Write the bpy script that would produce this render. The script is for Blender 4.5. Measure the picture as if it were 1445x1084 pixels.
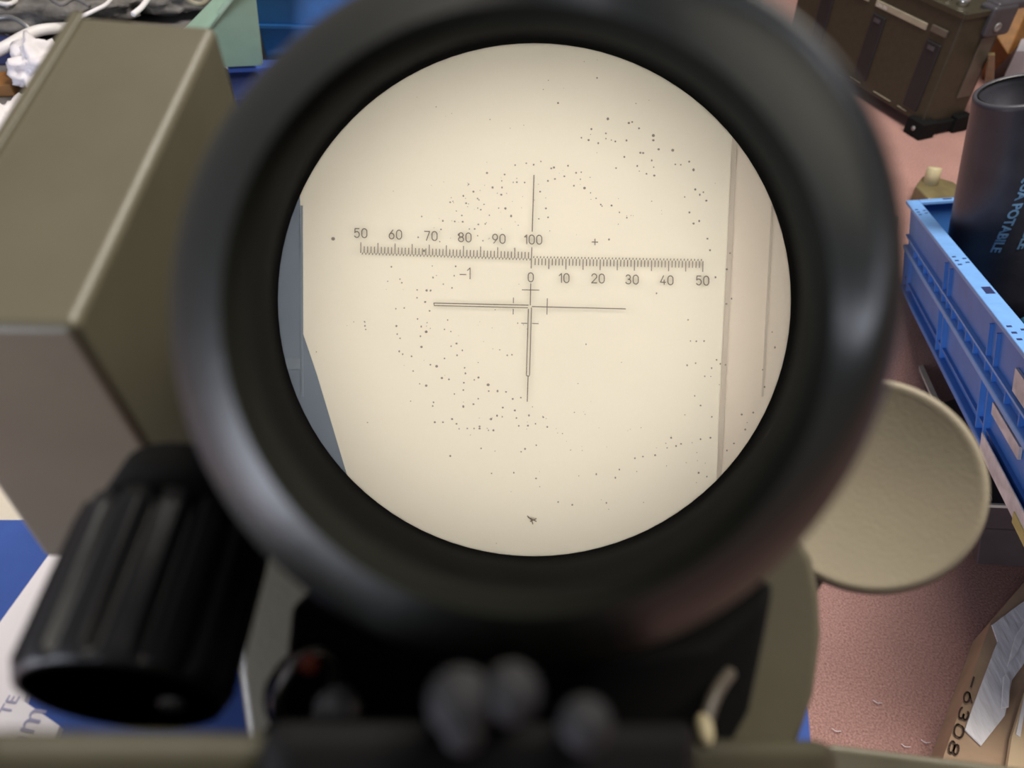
import bpy, bmesh, math, random
from mathutils import Vector, Matrix, noise
for o in list(bpy.data.objects): bpy.data.objects.remove(o)
SC = bpy.context.scene; COL = SC.collection
random.seed(7)
PI = math.pi
# ------------------------------------------------------------------ camera
FPX = 1070.0; CX, CY = 722.5, 542.0; H = 0.85
cd = bpy.data.cameras.new('camera'); cam = bpy.data.objects.new('camera', cd); COL.objects.link(cam)
cam.location = (0, 0, H); cam.rotation_euler = (math.radians(45), 0, 0)
cd.sensor_width = 36; cd.lens = 36 * FPX / 1445; cd.clip_start = 0.005
cd.dof.use_dof = True; cd.dof.focus_distance = 0.60; cd.dof.aperture_fstop = 9.5
SC.camera = cam
# ------------------------------------------------------------------ world, lights, exposure
w = bpy.data.worlds.new('room_light'); SC.world = w; w.use_nodes = True
w.node_tree.nodes['Background'].inputs[0].default_value = (0.95, 0.93, 1.0, 1)
w.node_tree.nodes['Background'].inputs[1].default_value = 0.17
def area(name, loc, target, sx, sy, energy, col):
    l = bpy.data.lights.new(name, 'AREA'); l.shape = 'RECTANGLE'; l.size = sx; l.size_y = sy
    l.energy = energy; l.color = col
    o = bpy.data.objects.new(name, l); COL.objects.link(o); o.location = loc
    o.rotation_euler = (Vector(target) - Vector(loc)).to_track_quat('-Z', 'Y').to_euler()
    return o
area('ceiling_light', (0.8, 1.0, 2.5), (0.5, 0.7, 0), 1.8, 0.8, 84, (1.0, 0.93, 0.84))
area('window_light', (-1.35, -0.85, 0.60), (0, 0.1, 0.75), 0.8, 0.8, 29, (0.82, 0.86, 1.0))
SC.view_settings.view_transform = 'Standard'; SC.view_settings.look = 'None'
SC.view_settings.gamma = 1; SC.view_settings.use_curve_mapping = False
SC.view_settings.exposure = 0.0
# ------------------------------------------------------------------ frames
MC = Matrix.Translation((0, 0, H)) @ Matrix.Rotation(math.radians(45), 4, 'X')
def CW(v): return MC @ Vector(v)
def PC(x, y, d): return Vector(((x - CX) * d / FPX, -(y - CY) * d / FPX, -d))
def P(x, y, d): return MC @ PC(x, y, d)
def PZ(x, y, z):
    r = (MC.to_3x3() @ Vector(((x - CX) / FPX, -(y - CY) / FPX, -1)))
    return Vector((0, 0, H)) + r * ((z - H) / r.z)
def dirW(v): return (MC.to_3x3() @ Vector(v)).normalized()
# ------------------------------------------------------------------ materials
def mat(name, col, rough=0.6, metal=0.0, var=0.12, vscale=40, bump=0.15, bscale=300, emit=0, spec=0.5, col2=None, **kw):
    m = bpy.data.materials.new(name); m.use_nodes = True; nt = m.node_tree; b = nt.nodes['Principled BSDF']
    tc = nt.nodes.new('ShaderNodeTexCoord')
    n = nt.nodes.new('ShaderNodeTexNoise'); n.inputs['Scale'].default_value = vscale; n.inputs['Detail'].default_value = 6
    nt.links.new(tc.outputs['Object'], n.inputs['Vector'])
    r = nt.nodes.new('ShaderNodeValToRGB'); r.color_ramp.elements[0].position = 0.3; r.color_ramp.elements[1].position = 0.7
    c1 = [c * (1 - var) for c in col]; c2 = [min(1, c * (1 + var)) for c in (col2 or col)]
    r.color_ramp.elements[0].color = (*c1, 1); r.color_ramp.elements[1].color = (*c2, 1)
    nt.links.new(n.outputs['Fac'], r.inputs['Fac']); nt.links.new(r.outputs['Color'], b.inputs['Base Color'])
    b.inputs['Roughness'].default_value = rough; b.inputs['Metallic'].default_value = metal
    b.inputs['Specular IOR Level'].default_value = spec
    if bump:
        n2 = nt.nodes.new('ShaderNodeTexNoise'); n2.inputs['Scale'].default_value = bscale; n2.inputs['Detail'].default_value = 3
        nt.links.new(tc.outputs['Object'], n2.inputs['Vector'])
        bp = nt.nodes.new('ShaderNodeBump'); bp.inputs['Strength'].default_value = bump; bp.inputs['Distance'].default_value = 0.001
        nt.links.new(n2.outputs['Fac'], bp.inputs['Height']); nt.links.new(bp.outputs['Normal'], b.inputs['Normal'])
    if emit:
        b.inputs['Emission Color'].default_value = (*kw.get('ecol', col), 1); b.inputs['Emission Strength'].default_value = emit
    if 'alpha' in kw: b.inputs['Alpha'].default_value = kw['alpha']
    return m
M = {}
M['olive'] = mat('olive_paint', (0.130, 0.117, 0.077), 0.42, var=0.06, bump=0.1, bscale=900)
M['olive_dark'] = mat('olive_dark_paint', (0.060, 0.058, 0.042), 0.5, var=0.08, bump=0.1)
M['olive_cap'] = mat('olive_cap_paint', (0.33, 0.285, 0.20), 0.55, var=0.04, bump=0.15, bscale=900)
M['rubber'] = mat('dark_green_rubber', (0.0115, 0.0125, 0.0092), 0.47, var=0.1, bump=0.12, spec=0.65)
M['black_in'] = mat('matt_black_lining', (0.004, 0.004, 0.004), 0.9, var=0.1, bump=0, spec=0.05)
M['black'] = mat('black_plastic', (0.012, 0.012, 0.013), 0.45, var=0.1, bump=0.1, spec=0.32)
M['black_matt'] = mat('black_matt', (0.007, 0.007, 0.007), 0.8, var=0.1, bump=0.1, spec=0.15)
M['chrome'] = mat('bright_metal', (0.75, 0.73, 0.70), 0.28, 1.0, var=0.05, bump=0.05)
M['grey_metal'] = mat('grey_metal', (0.30, 0.30, 0.30), 0.5, 0.6, var=0.1)
M['dull_metal'] = mat('dull_dark_metal', (0.020, 0.020, 0.022), 0.7, 0.0, var=0.1, spec=0.25)
M['edge'] = mat('pale_worn_metal', (0.62, 0.58, 0.50), 0.35, 0.0, var=0.1)
M['olive_mid'] = mat('worn_olive_paint', (0.045, 0.041, 0.022), 0.6, var=0.15)
M['lining'] = mat('matt_dark_olive_lining', (0.012, 0.0125, 0.0095), 0.9, var=0.1, bump=0.1, spec=0.06)
M['red'] = mat('red_paint', (0.45, 0.10, 0.06), 0.5)
M['field'] = mat('field_cream', (0.82, 0.763, 0.645), 0.9, var=0.015, vscale=9, bump=0, spec=0.0)
M['field_edge'] = mat('field_cream_warm', (0.76, 0.67, 0.565), 0.9, var=0.015, vscale=9, bump=0, spec=0.0)
M['field_line'] = mat('field_trim_line', (0.58, 0.51, 0.43), 0.9, var=0.03, bump=0, spec=0.0)
M['field_blue'] = mat('field_slate', (0.20, 0.235, 0.29), 0.9, var=0.05, vscale=20, bump=0, spec=0.0)
M['field_blue2'] = mat('field_slate_light', (0.235, 0.27, 0.32), 0.9, var=0.05, vscale=20, bump=0, spec=0.0)
M['ink'] = mat('graticule_ink', (0.20, 0.165, 0.13), 0.9, var=0.1, bump=0, spec=0.0)
M['ink2'] = mat('speck_ink', (0.26, 0.23, 0.19), 0.9, var=0.2, bump=0, spec=0.0)
M['added_glow'] = mat('added_ring_glow', (1, 0.95, 0.87), 1, emit=16.5, bump=0)
M['smudge'] = mat('smudge', (0.66, 0.62, 0.50), 0.9, bump=0, spec=0.0)
M['blue'] = mat('blue_crate_plastic', (0.060, 0.215, 0.62), 0.42, var=0.10, vscale=25, bump=0.1)
M['blue_rim'] = mat('blue_rim_plastic', (0.19, 0.42, 0.86), 0.4, var=0.06, vscale=60, bump=0.1)
M['blue_deep'] = mat('deep_blue_plastic', (0.025, 0.14, 0.42), 0.4, var=0.12, bump=0.1)
M['navy'] = mat('navy_plastic', (0.025, 0.035, 0.13), 0.5)
M['blue_cloth'] = mat('blue_cloth', (0.035, 0.085, 0.33), 0.85, var=0.08, bump=0.3, bscale=1500)
M['mint'] = mat('mint_plastic', (0.38, 0.56, 0.40), 0.35, var=0.05, bump=0.05)
M['mint_highlight'] = mat('mint_plastic_highlight', (0.45, 0.62, 0.45), 0.3, var=0.05, bump=0.05)
M['radio'] = mat('radio_olive', (0.036, 0.031, 0.017), 0.5, var=0.15, vscale=90, bump=0.2)
M['radio_strip'] = mat('radio_grey_strip', (0.10, 0.085, 0.065), 0.45, var=0.1)
M['groove'] = mat('groove_dark', (0.012, 0.010, 0.012), 0.6)
M['plate'] = mat('pale_label_plate', (0.33, 0.30, 0.22), 0.5, var=0.1)
M['white'] = mat('white_plastic', (0.78, 0.75, 0.74), 0.5, var=0.04, bump=0.05)
M['paper'] = mat('white_paper', (0.80, 0.76, 0.78), 0.7, var=0.04, vscale=14, bump=0.2, bscale=60)
M['print'] = mat('grey_print', (0.32, 0.31, 0.45), 0.7)
M['slate'] = mat('dark_slate_plastic', (0.05, 0.05, 0.062), 0.38, var=0.25, vscale=22, bump=0.25, bscale=120)
M['light_blue_print'] = mat('light_blue_print', (0.20, 0.40, 0.62), 0.6)
M['teal'] = mat('teal_rope', (0.03, 0.16, 0.24), 0.7, bump=0.6, bscale=500)
M['plum'] = mat('plum_grey_cloth', (0.10, 0.08, 0.095), 0.8, bump=0.4, bscale=80)
M['pink'] = mat('pale_rag', (0.34, 0.27, 0.28), 0.8, bump=0.4, bscale=90)
M['chest'] = mat('dark_chest_paint', (0.060, 0.045, 0.048), 0.55, var=0.1)
M['card'] = mat('cardboard', (0.40, 0.27, 0.17), 0.8, var=0.10, vscale=30, bump=0.3, bscale=200)
M['card_l'] = mat('cardboard_light', (0.62, 0.46, 0.28), 0.7, var=0.06, vscale=30, bump=0.2)
M['ink_card'] = mat('carton_print', (0.075, 0.040, 0.030), 0.8)
M['orange'] = mat('orange_brown_leather', (0.24, 0.105, 0.022), 0.6, var=0.2, vscale=60)
M['greypanel'] = mat('light_grey_paint', (0.42, 0.41, 0.45), 0.6, var=0.04)
M['tan'] = mat('tan_plastic', (0.52, 0.45, 0.27), 0.5, var=0.08)
M['brass'] = mat('olive_brass_paint', (0.16, 0.13, 0.06), 0.35, var=0.2, spec=0.8)
M['grey_junk'] = mat('grey_webbing', (0.15, 0.14, 0.13), 0.8, var=0.4, vscale=50, bump=0.8, bscale=120)
M['bench'] = mat('bench_grey', (0.16, 0.15, 0.145), 0.8, var=0.25, vscale=14)
M['label'] = mat('torn_label', (0.68, 0.65, 0.65), 0.8, var=0.22, vscale=50, bump=0.5, bscale=90)
M['yellow'] = mat('yellow_tape', (0.50, 0.45, 0.16), 0.7, var=0.15)
M['ochre'] = mat('cream_board', (0.68, 0.62, 0.52), 0.8, var=0.04)
M['handle'] = mat('handle_grey_black', (0.055, 0.052, 0.060), 0.38, var=0.15)
# carpet: flecked pile
def carpet():
    m = bpy.data.materials.new('pink_carpet'); m.use_nodes = True; nt = m.node_tree; b = nt.nodes['Principled BSDF']
    tc = nt.nodes.new('ShaderNodeTexCoord')
    a = nt.nodes.new('ShaderNodeTexNoise'); a.inputs['Scale'].default_value = 420; a.inputs['Detail'].default_value = 4
    c = nt.nodes.new('ShaderNodeTexNoise'); c.inputs['Scale'].default_value = 9; c.inputs['Detail'].default_value = 5
    v = nt.nodes.new('ShaderNodeTexVoronoi'); v.inputs['Scale'].default_value = 260
    for n in (a, c, v): nt.links.new(tc.outputs['Object'], n.inputs['Vector'])
    r = nt.nodes.new('ShaderNodeValToRGB'); e = r.color_ramp.elements
    e[0].position = 0.25; e[0].color = (0.30, 0.150, 0.125, 1); e[1].position = 0.75; e[1].color = (0.66, 0.39, 0.345, 1)
    nt.links.new(a.outputs['Fac'], r.inputs['Fac'])
    mx = nt.nodes.new('ShaderNodeMixRGB'); mx.blend_type = 'MULTIPLY'; mx.inputs[0].default_value = 0.35
    nt.links.new(r.outputs['Color'], mx.inputs[1]); nt.links.new(c.outputs['Fac'], mx.inputs[2])
    fl = nt.nodes.new('ShaderNodeValToRGB'); fl.color_ramp.elements[0].position = 0.03; fl.color_ramp.elements[0].color = (1, 1, 1, 1)
    fl.color_ramp.elements[1].position = 0.10; fl.color_ramp.elements[1].color = (0, 0, 0, 1)
    nt.links.new(v.outputs['Distance'], fl.inputs['Fac'])
    mx2 = nt.nodes.new('ShaderNodeMixRGB'); mx2.inputs[2].default_value = (0.62, 0.42, 0.36, 1)
    mm = nt.nodes.new('ShaderNodeMath'); mm.operation = 'MULTIPLY'; mm.inputs[1].default_value = 0.5
    nt.links.new(fl.outputs['Color'], mm.inputs[0]); nt.links.new(mm.outputs[0], mx2.inputs[0])
    nt.links.new(mx.outputs[0], mx2.inputs[1]); nt.links.new(mx2.outputs[0], b.inputs['Base Color'])
    b.inputs['Roughness'].default_value = 0.95
    bp = nt.nodes.new('ShaderNodeBump'); bp.inputs['Strength'].default_value = 0.6; bp.inputs['Distance'].default_value = 0.002
    nt.links.new(a.outputs['Fac'], bp.inputs['Height']); nt.links.new(bp.outputs['Normal'], b.inputs['Normal'])
    return m
M['carpet'] = carpet()
def film():
    m = bpy.data.materials.new('clear_tape'); m.use_nodes = True; nt = m.node_tree; b = nt.nodes['Principled BSDF']
    tc = nt.nodes.new('ShaderNodeTexCoord'); n = nt.nodes.new('ShaderNodeTexNoise'); n.inputs['Scale'].default_value = 22; n.inputs['Detail'].default_value = 8
    mp = nt.nodes.new('ShaderNodeMapping'); mp.inputs['Scale'].default_value = (3.0, 0.7, 1)
    nt.links.new(tc.outputs['Object'], mp.inputs[0]); nt.links.new(mp.outputs[0], n.inputs['Vector'])
    r = nt.nodes.new('ShaderNodeMapRange'); r.inputs[1].default_value = 0.3; r.inputs[2].default_value = 0.7; r.inputs[3].default_value = 0.60; r.inputs[4].default_value = 0.95
    nt.links.new(n.outputs['Fac'], r.inputs[0]); nt.links.new(r.outputs[0], b.inputs['Alpha'])
    b.inputs['Base Color'].default_value = (0.95, 0.92, 0.93, 1); b.inputs['Roughness'].default_value = 0.22
    bp = nt.nodes.new('ShaderNodeBump'); bp.inputs['Strength'].default_value = 0.8; bp.inputs['Distance'].default_value = 0.004
    nt.links.new(n.outputs['Fac'], bp.inputs['Height']); nt.links.new(bp.outputs['Normal'], b.inputs['Normal'])
    return m
M['film'] = film()
# ------------------------------------------------------------------ object helpers
def thing(name, label, cat, loc, group=None):
    o = bpy.data.objects.new(name, None); COL.objects.link(o); o.location = loc; o.empty_display_size = 0.02
    o['label'] = label; o['category'] = cat
    if group: o['group'] = group
    return o
WL = {}
def wloc(o):
    v = Vector(o.location); p = o.parent
    while p: v += Vector(p.location); p = p.parent
    return v
def obj(name, verts, faces, m, parent=None, smooth=False, bevel=0, subsurf=0, label=None, kind=None, segs=3, origin=None):
    """verts in world space"""
    base = wloc(parent) if parent else Vector((0, 0, 0))
    if origin is None:
        origin = sum((Vector(v) for v in verts), Vector()) / max(1, len(verts))
    origin = Vector(origin)
    me = bpy.data.meshes.new(name); me.from_pydata([Vector(v) - origin for v in verts], [], faces)
    bm = bmesh.new(); bm.from_mesh(me); bmesh.ops.recalc_face_normals(bm, faces=bm.faces); bm.to_mesh(me); bm.free()
    me.materials.append(M[m])
    if smooth:
        for p in me.polygons: p.use_smooth = True
    o = bpy.data.objects.new(name, me); COL.objects.link(o); o.location = origin - base
    if parent: o.parent = parent
    if bevel:
        b = o.modifiers.new('bevel', 'BEVEL'); b.width = bevel; b.segments = segs; b.limit_method = 'ANGLE'; b.angle_limit = 0.6
        for p in me.polygons: p.use_smooth = True
        wn = o.modifiers.new('wn', 'WEIGHTED_NORMAL')
    if subsurf:
        s = o.modifiers.new('sub', 'SUBSURF'); s.levels = subsurf; s.render_levels = subsurf
    if label: o['label'] = label
    if kind: o['kind'] = kind
    return o
BOXF = [(0,1,2,3),(4,7,6,5),(0,4,5,1),(1,5,6,2),(2,6,7,3),(3,7,4,0)]
def hexa(name, c8, m, parent=None, **k): return obj(name, c8, BOXF, m, parent, **k)
class Fr:
    def __init__(s, o, x, y, z): s.o = Vector(o); s.x = Vector(x).normalized(); s.y = Vector(y).normalized(); s.z = Vector(z).normalized()
    def __call__(s, a, b, c): return s.o + s.x * a + s.y * b + s.z * c
def fbox(fr, a0, a1, b0, b1, c0, c1):
    return [fr(a0,b0,c0),fr(a1,b0,c0),fr(a1,b1,c0),fr(a0,b1,c0),fr(a0,b0,c1),fr(a1,b0,c1),fr(a1,b1,c1),fr(a0,b1,c1)]
def boxes(name, lst, m, parent=None, **k):
    V = []; F = []
    for c8 in lst:
        n = len(V); V += c8; F += [tuple(i + n for i in f) for f in BOXF]
    return obj(name, V, F, m, parent, **k)
def ring_frame(axis):
    a = Vector(axis).normalized(); h = Vector((0, 0, 1)) if abs(a.z) < 0.9 else Vector((1, 0, 0))
    u = a.cross(h).normalized(); v = a.cross(u).normalized(); return a, u, v
def lathe(name, o, axis, prof, m, parent=None, n=48, smooth=True, rfun=None, closed=False, **k):
    """prof: list of (s along axis, r)"""
    a, u, v = ring_frame(axis); V = []; F = []
    for (s, r) in prof:
        for i in range(n):
            t = 2 * PI * i / n; rr = r * (rfun(t, s) if rfun else 1)
            V.append(Vector(o) + a * s + (u * math.cos(t) + v * math.sin(t)) * rr)
    for j in range(len(prof) - 1):
        for i in range(n):
            F.append((j*n+i, j*n+(i+1)%n, (j+1)*n+(i+1)%n, (j+1)*n+i))
    if closed:
        j = len(prof) - 1
        for i in range(n): F.append((j*n+i, j*n+(i+1)%n, (i+1)%n, i))
    else:
        if prof[0][1] > 1e-5: F.append(tuple(range(n)))
        if prof[-1][1] > 1e-5: F.append(tuple((len(prof)-1)*n+i for i in range(n)))
    return obj(name, V, F, m, parent, smooth=smooth, **k)
def tube(name, pts, r, m, parent=None, n=10, **k):
    pts = [Vector(p) for p in pts]
    # catmull resample
    Q = []
    for i in range(len(pts) - 1):
        p0 = pts[max(i-1,0)]; p1 = pts[i]; p2 = pts[i+1]; p3 = pts[min(i+2,len(pts)-1)]
        for s in range(6):
            t = s / 6
            Q.append(0.5*((2*p1)+(p2-p0)*t+(2*p0-5*p1+4*p2-p3)*t*t+(3*p1-p0-3*p2+p3)*t**3))
    Q.append(pts[-1]); V = []; F = []; pu = None
    for i, q in enumerate(Q):
        d = (Q[min(i+1,len(Q)-1)] - Q[max(i-1,0)]).normalized()
        if pu is None:
            _, pu, _ = ring_frame(d)
        u = (pu - d * pu.dot(d)).normalized(); pu = u; v = d.cross(u)
        for j in range(n):
            t = 2*PI*j/n; V.append(q + (u*math.cos(t)+v*math.sin(t))*r)
    for i in range(len(Q)-1):
        for j in range(n): F.append((i*n+j, i*n+(j+1)%n, (i+1)*n+(j+1)%n, (i+1)*n+j))
    F.append(tuple(range(n))); F.append(tuple((len(Q)-1)*n+j for j in range(n)))
    return obj(name, V, F, m, parent, smooth=True, **k)
def prism(name, pts, off, m, parent=None, **k):
    """polygon pts (world) extruded by the vector off"""
    n = len(pts); V = [Vector(p) for p in pts] + [Vector(p) + Vector(off) for p in pts]
    F = [tuple(range(n)), tuple(range(2*n-1, n-1, -1))] + [(i, (i+1)%n, n+(i+1)%n, n+i) for i in range(n)]
    return obj(name, V, F, m, parent, **k)
def ball(name, c, r, m, parent=None, sq=(1,1,1), lump=0, fr=None, seed=0, segs=20, **k):
    V = []; F = []; rings = segs//2
    for j in range(rings+1):
        ph = PI*j/rings
        for i in range(segs):
            t = 2*PI*i/segs
            d = Vector((math.sin(ph)*math.cos(t), math.sin(ph)*math.sin(t), math.cos(ph)))
            q = 1 + lump*noise.noise(d*2.2+Vector((seed,0,0))) + lump*0.5*noise.noise(d*5+Vector((0,seed,0)))
            v = Vector((d.x*sq[0], d.y*sq[1], d.z*sq[2]))*r*q
            V.append(Vector(c) + (fr.x*v.x+fr.y*v.y+fr.z*v.z if fr else v))
    for j in range(rings):
        for i in range(segs): F.append((j*segs+i, j*segs+(i+1)%segs, (j+1)*segs+(i+1)%segs, (j+1)*segs+i))
    return obj(name, V, F, m, parent, smooth=True, **k)
def text_pts(s, size=1.0, bold=0.0):
    c = bpy.data.curves.new('t', 'FONT'); c.body = s; c.size = size; c.resolution_u = 3; c.offset = bold
    o = bpy.data.objects.new('t', c); COL.objects.link(o)
    dg = bpy.context.evaluated_depsgraph_get(); me = bpy.data.meshes.new_from_object(o.evaluated_get(dg))
    V = [v.co.copy() for v in me.vertices]; F = [tuple(p.vertices) for p in me.polygons]
    bpy.data.objects.remove(o); bpy.data.curves.remove(c); bpy.data.meshes.remove(me)
    return V, F
# ================================================================== SETTING
def struct(o): o['kind'] = 'structure'; return o
fl = struct(obj('floor', [(-3,-2,0),(4,-2,0),(4,5,0),(-3,5,0),(-3,-2,-.05),(4,-2,-.05),(4,5,-.05),(-3,5,-.05)], BOXF, 'carpet', origin=(0,0,0)))
M['wall'] = mat('cream_wall_paint', (0.62, 0.57, 0.50), 0.85, var=0.04, vscale=3)
struct(obj('wall_back', [(-3,5,0),(4,5,0),(4,5,2.8),(-3,5,2.8),(-3,5.1,0),(4,5.1,0),(4,5.1,2.8),(-3,5.1,2.8)], BOXF, 'wall'))
struct(obj('wall_right', [(4,-2,0),(4,5,0),(4,5,2.8),(4,-2,2.8),(4.1,-2,0),(4.1,5,0),(4.1,5,2.8),(4.1,-2,2.8)], BOXF, 'wall'))
# ================================================================== THE SIGHT
ZF = MC.to_3x3() @ Vector((0, 0, 1))           # towards the eye
sight = thing('optical_sight', 'large olive drab optical sight with round rubber eyepiece, prism housing, knobs and graticule', 'sight', P(746, 1000, 0.33))
def skew(name, prof, m, parent, n=96, wing=False, closed=False, **k):
    """rings (cx,cy,depth,radius) given in image units of the sight's own optical axis"""
    V = []; F = []
    for (cx, cy, d, r) in prof:
        for i in range(n):
            t = 2*PI*i/n; rr = r; dd = d
            if wing and r > 440:
                wgt = math.exp(-((((t-math.radians(38)+PI)%(2*PI))-PI)/.75)**2)
                f = (r-440)/65
                rr += 60*wgt*f; dd -= 0.030*wgt*f
            V.append(P(cx+rr*math.cos(t), cy-rr*math.sin(t), dd))
    for j in range(len(prof)-1):
        for i in range(n): F.append((j*n+i, j*n+(i+1)%n, (j+1)*n+(i+1)%n, (j+1)*n+i))
    if closed:
        j = len(prof)-1
        for i in range(n): F.append((j*n+i, j*n+(i+1)%n, (i+1)%n, i))
    return obj(name, V, F, m, parent, smooth=True, **k)
EX, EY = 744, 437
cup = skew('eyecup', [(EX,EY,.150,430),(EX,EY,.125,478),(EX,EY,.110,500),(EX,EY,.1040,505),(EX,EY,.0998,500),(EX,EY,.0966,489),(EX,EY,.0942,472),(EX,EY,.0924,452),(EX,EY,.0914,434)], 'rubber', sight, wing=True, label='dark green rubber eyecup ring')
skew('eyecup_lining', [(EX,EY,.0914,434.5),(EX,EY,.0926,420),(EX,EY,.0948,408),(EX,EY,.0980,399),(EX,EY,.1030,393)], 'lining', sight, label='matt dark inner funnel of eyecup')
skew('eyepiece_barrel', [(EX,EY,.1025,395),(750,428,.120,382),(756,419,.142,373),(756,419,.150,376),(756,420,.17,378),(755,421,.262,386),(755,422,.290,452),(755,423,.32,462),(755,423,.502,462)], 'black_in', sight)
skew('optical_tube', [(EX,EY,.125,436),(EX,EY,.135,436),(EX,EY,.145,400),(755,423,.262,396),(755,423,.285,470),(755,423,.32,478),(755,423,.51,478),(755,423,.516,470),(755,423,.516,1)], 'olive_dark', sight)
DF = 0.500
fx, fy, fr_ = 754, 423, 362
skew('field_stop', [(fx,fy,DF-.0035,fr_),(fx,fy,DF-.0040,fr_+1),(fx,fy,DF-.004,468),(fx,fy,DF-.001,468)], 'black_in', sight)
# field of view: the bright wall, its trim and the slate edge at the left
plate_v = [P(fx,fy,DF)] + [P(fx+374*math.cos(2*PI*i/96), fy-374*math.sin(2*PI*i/96), DF) for i in range(96)]
plate = obj('field_plate', plate_v, [(0,1+i,1+(i+1)%96) for i in range(96)], 'field', sight, label='cream lit field of view')
def circ_poly(pts, d, m, name, parent=plate, thick=0.0004, **k):
    return prism(name, [P(x,y,d) for x,y in pts], -ZF*thick, m, parent, **k)
def xarc(y, side): 
    v = math.sqrt(max(0, 370**2-(y-fy)**2)); return fx + side*v
BD = [(262,423),(330,424),(400,425),(466,426),(528,447),(608,471),(690,495.5)]
def bdx(y):
    for (y0,x0),(y1,x1) in zip(BD[:-1],BD[1:]):
        if y <= y1: return x0+(x1-x0)*(y-y0)/(y1-y0)
    return 495.5
sv = []; ys = [262+ (690-262)*k/40 for k in range(41)]
for y in ys: sv += [P(xarc(y,-1),y,DF-.0008), P(bdx(y),y,DF-.0008)]
obj('slate_edge', sv, [(2*k,2*k+1,2*k+3,2*k+2) for k in range(40)], 'field_blue', plate, label='slate grey edge of the view')
circ_poly([(397,506),(424,506),(424,521),(400,521)], DF-.0014, 'field_blue2', 'pale_patch')
circ_poly([(424,290),(427,290),(428,560),(425,560)], DF-.0014, 'field_blue2', 'panel_edge')
# right-hand trim
R = [(xarc(y,1), y) for y in range(195, 690, 15)]
circ_poly([(1038,195)]+R+[(1014,675)], DF-.0005, 'field_edge', 'trim_board')
def lin(name, x0,y0,x1,y1, wpx, m='ink', d=DF-.0018, parent=plate, **k):
    a = Vector((x0,y0)); b = Vector((x1,y1)); t = (b-a).normalized(); nn = Vector((-t.y,t.x))*wpx/2
    return obj(name, [P(*(a+nn),d),P(*(b+nn),d),P(*(b-nn),d),P(*(a-nn),d)], [(0,1,2,3)], m, parent, **k)
lin('trim_line', 1037,195,1014.5,680, 7, 'field_line', DF-.0011)
lin('trim_line', 1090,290,1076,560, 3, 'field_line', DF-.0011)
# graticule
lin('cross_line', 753.5,247,751,327, 1.5)
lin('cross_line', 750.5,349,749.5,379, 1.3)
lin('cross_line', 748.9,400,748.2,431, 1.3)
lin('cross_line', 736.5,409,761,409.5, 1.2)
lin('cross_line', 735.5,456.2,744,456.4, 1.2); lin('cross_line', 751,456.5,760,456.8, 1.2)
lin('cross_line', 724.5,420,724.3,428, 1.2); lin('cross_line', 724.2,436,724,444, 1.2)
lin('cross_line', 772.3,421,771.8,444, 1.2)
lin('cross_line', 612,427.8,746,430.8, 1.4); lin('cross_line', 612.5,431.2,745,434.4, 1.2); lin('cross_line', 612.2,427.5,612.8,431.5, 1.2)
lin('cross_line', 750.5,432.7,883,436, 1.4)
lin('cross_line', 745.6,436,742.8,530, 1.3); lin('cross_line', 750,434,747.2,530, 1.3)
lin('cross_line', 745.2,530,744,567, 1.4); lin('cross_line', 742.6,530.5,747.3,530.8, 1.0)
lin('cross_line', 839.6,337,839.6,346, 1.4); lin('cross_line', 835,341.5,844,341.8, 1.4)
def ticks(name, segs_):
    V = []; F = []
    for (x0,y0,x1,y1,wd) in segs_:
        a = Vector((x0,y0)); b = Vector((x1,y1)); t = (b-a).normalized(); nn = Vector((-t.y,t.x))*wd/2; n = len(V)
        V += [P(*(a+nn),DF-.0018),P(*(b+nn),DF-.0018),P(*(b-nn),DF-.0018),P(*(a-nn),DF-.0018)]; F.append((n,n+1,n+2,n+3))
    return obj(name, V, F, 'ink', plate, kind='stuff')
up = []; lo = []
for i in range(50):
    f = i/50; x = 509 + (750.5-509)*(f**1.02*0.0+f); yb = 357.0 + 8.5*f
    ln = 15 if i % 5 == 0 else 9.5
    up.append((x+0.2, yb-ln, x, yb, 1.25))
    up.append((x+2.6, yb-0.5, x+2.2, yb+2.3, 1.3))
for i in range(1, 51):
    f = i/50; x = 750.5 + (992-750.5)*f; yt = 364.5 + 4.2*f
    ln = 15 if i % 5 == 0 else 9.5
    lo.append((x, yt, x-0.3, yt+ln, 1.25))
    lo.append((x-2.0, yt-3.0, x-2.4, yt-0.4, 1.3))
ticks('upper_scale', up); ticks('lower_scale', lo)
# single-stroke numerals (unit box 1 wide x 1.5 tall, y down)
def arc(cx,cy,rx,ry,a0,a1,n=12): return [(cx+rx*math.cos(math.radians(a0+(a1-a0)*i/n)), cy+ry*math.sin(math.radians(a0+(a1-a0)*i/n))) for i in range(n+1)]
G = {'0':[arc(.5,.5,.5,.5,180,360)+arc(.5,1.0,.5,.5,0,180)+[(0,.5)]],
 '1':[[(.15,.35),(.6,0),(.6,1.5)]],
 '2':[arc(.5,.45,.48,.45,190,380)+[(0,1.5),(1,1.5)]],
 '3':[arc(.48,.38,.42,.38,200,450),arc(.48,1.1,.5,.4,270,520)],
 '4':[[(.62,0),(0,1.1),(1,1.1)],[(.72,.7),(.72,1.5)]],
 '5':[[(.92,0),(.15,0),(.08,.66)]+arc(.48,1.0,.5,.5,220,510)],
 '6':[[(.75,0),(.1,.75)]+arc(.5,1.02,.48,.48,200,560)],
 '7':[[(0,0),(1,0),(.38,1.5)]],
 '8':[arc(.5,.36,.42,.36,90,450),arc(.5,1.1,.5,.4,-90,270)],
 '9':[[(.25,1.5),(.92,.75)]+arc(.5,.48,.48,.48,20,380)],
 '-':[[(0,.85),(1,.85)]]}
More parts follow.
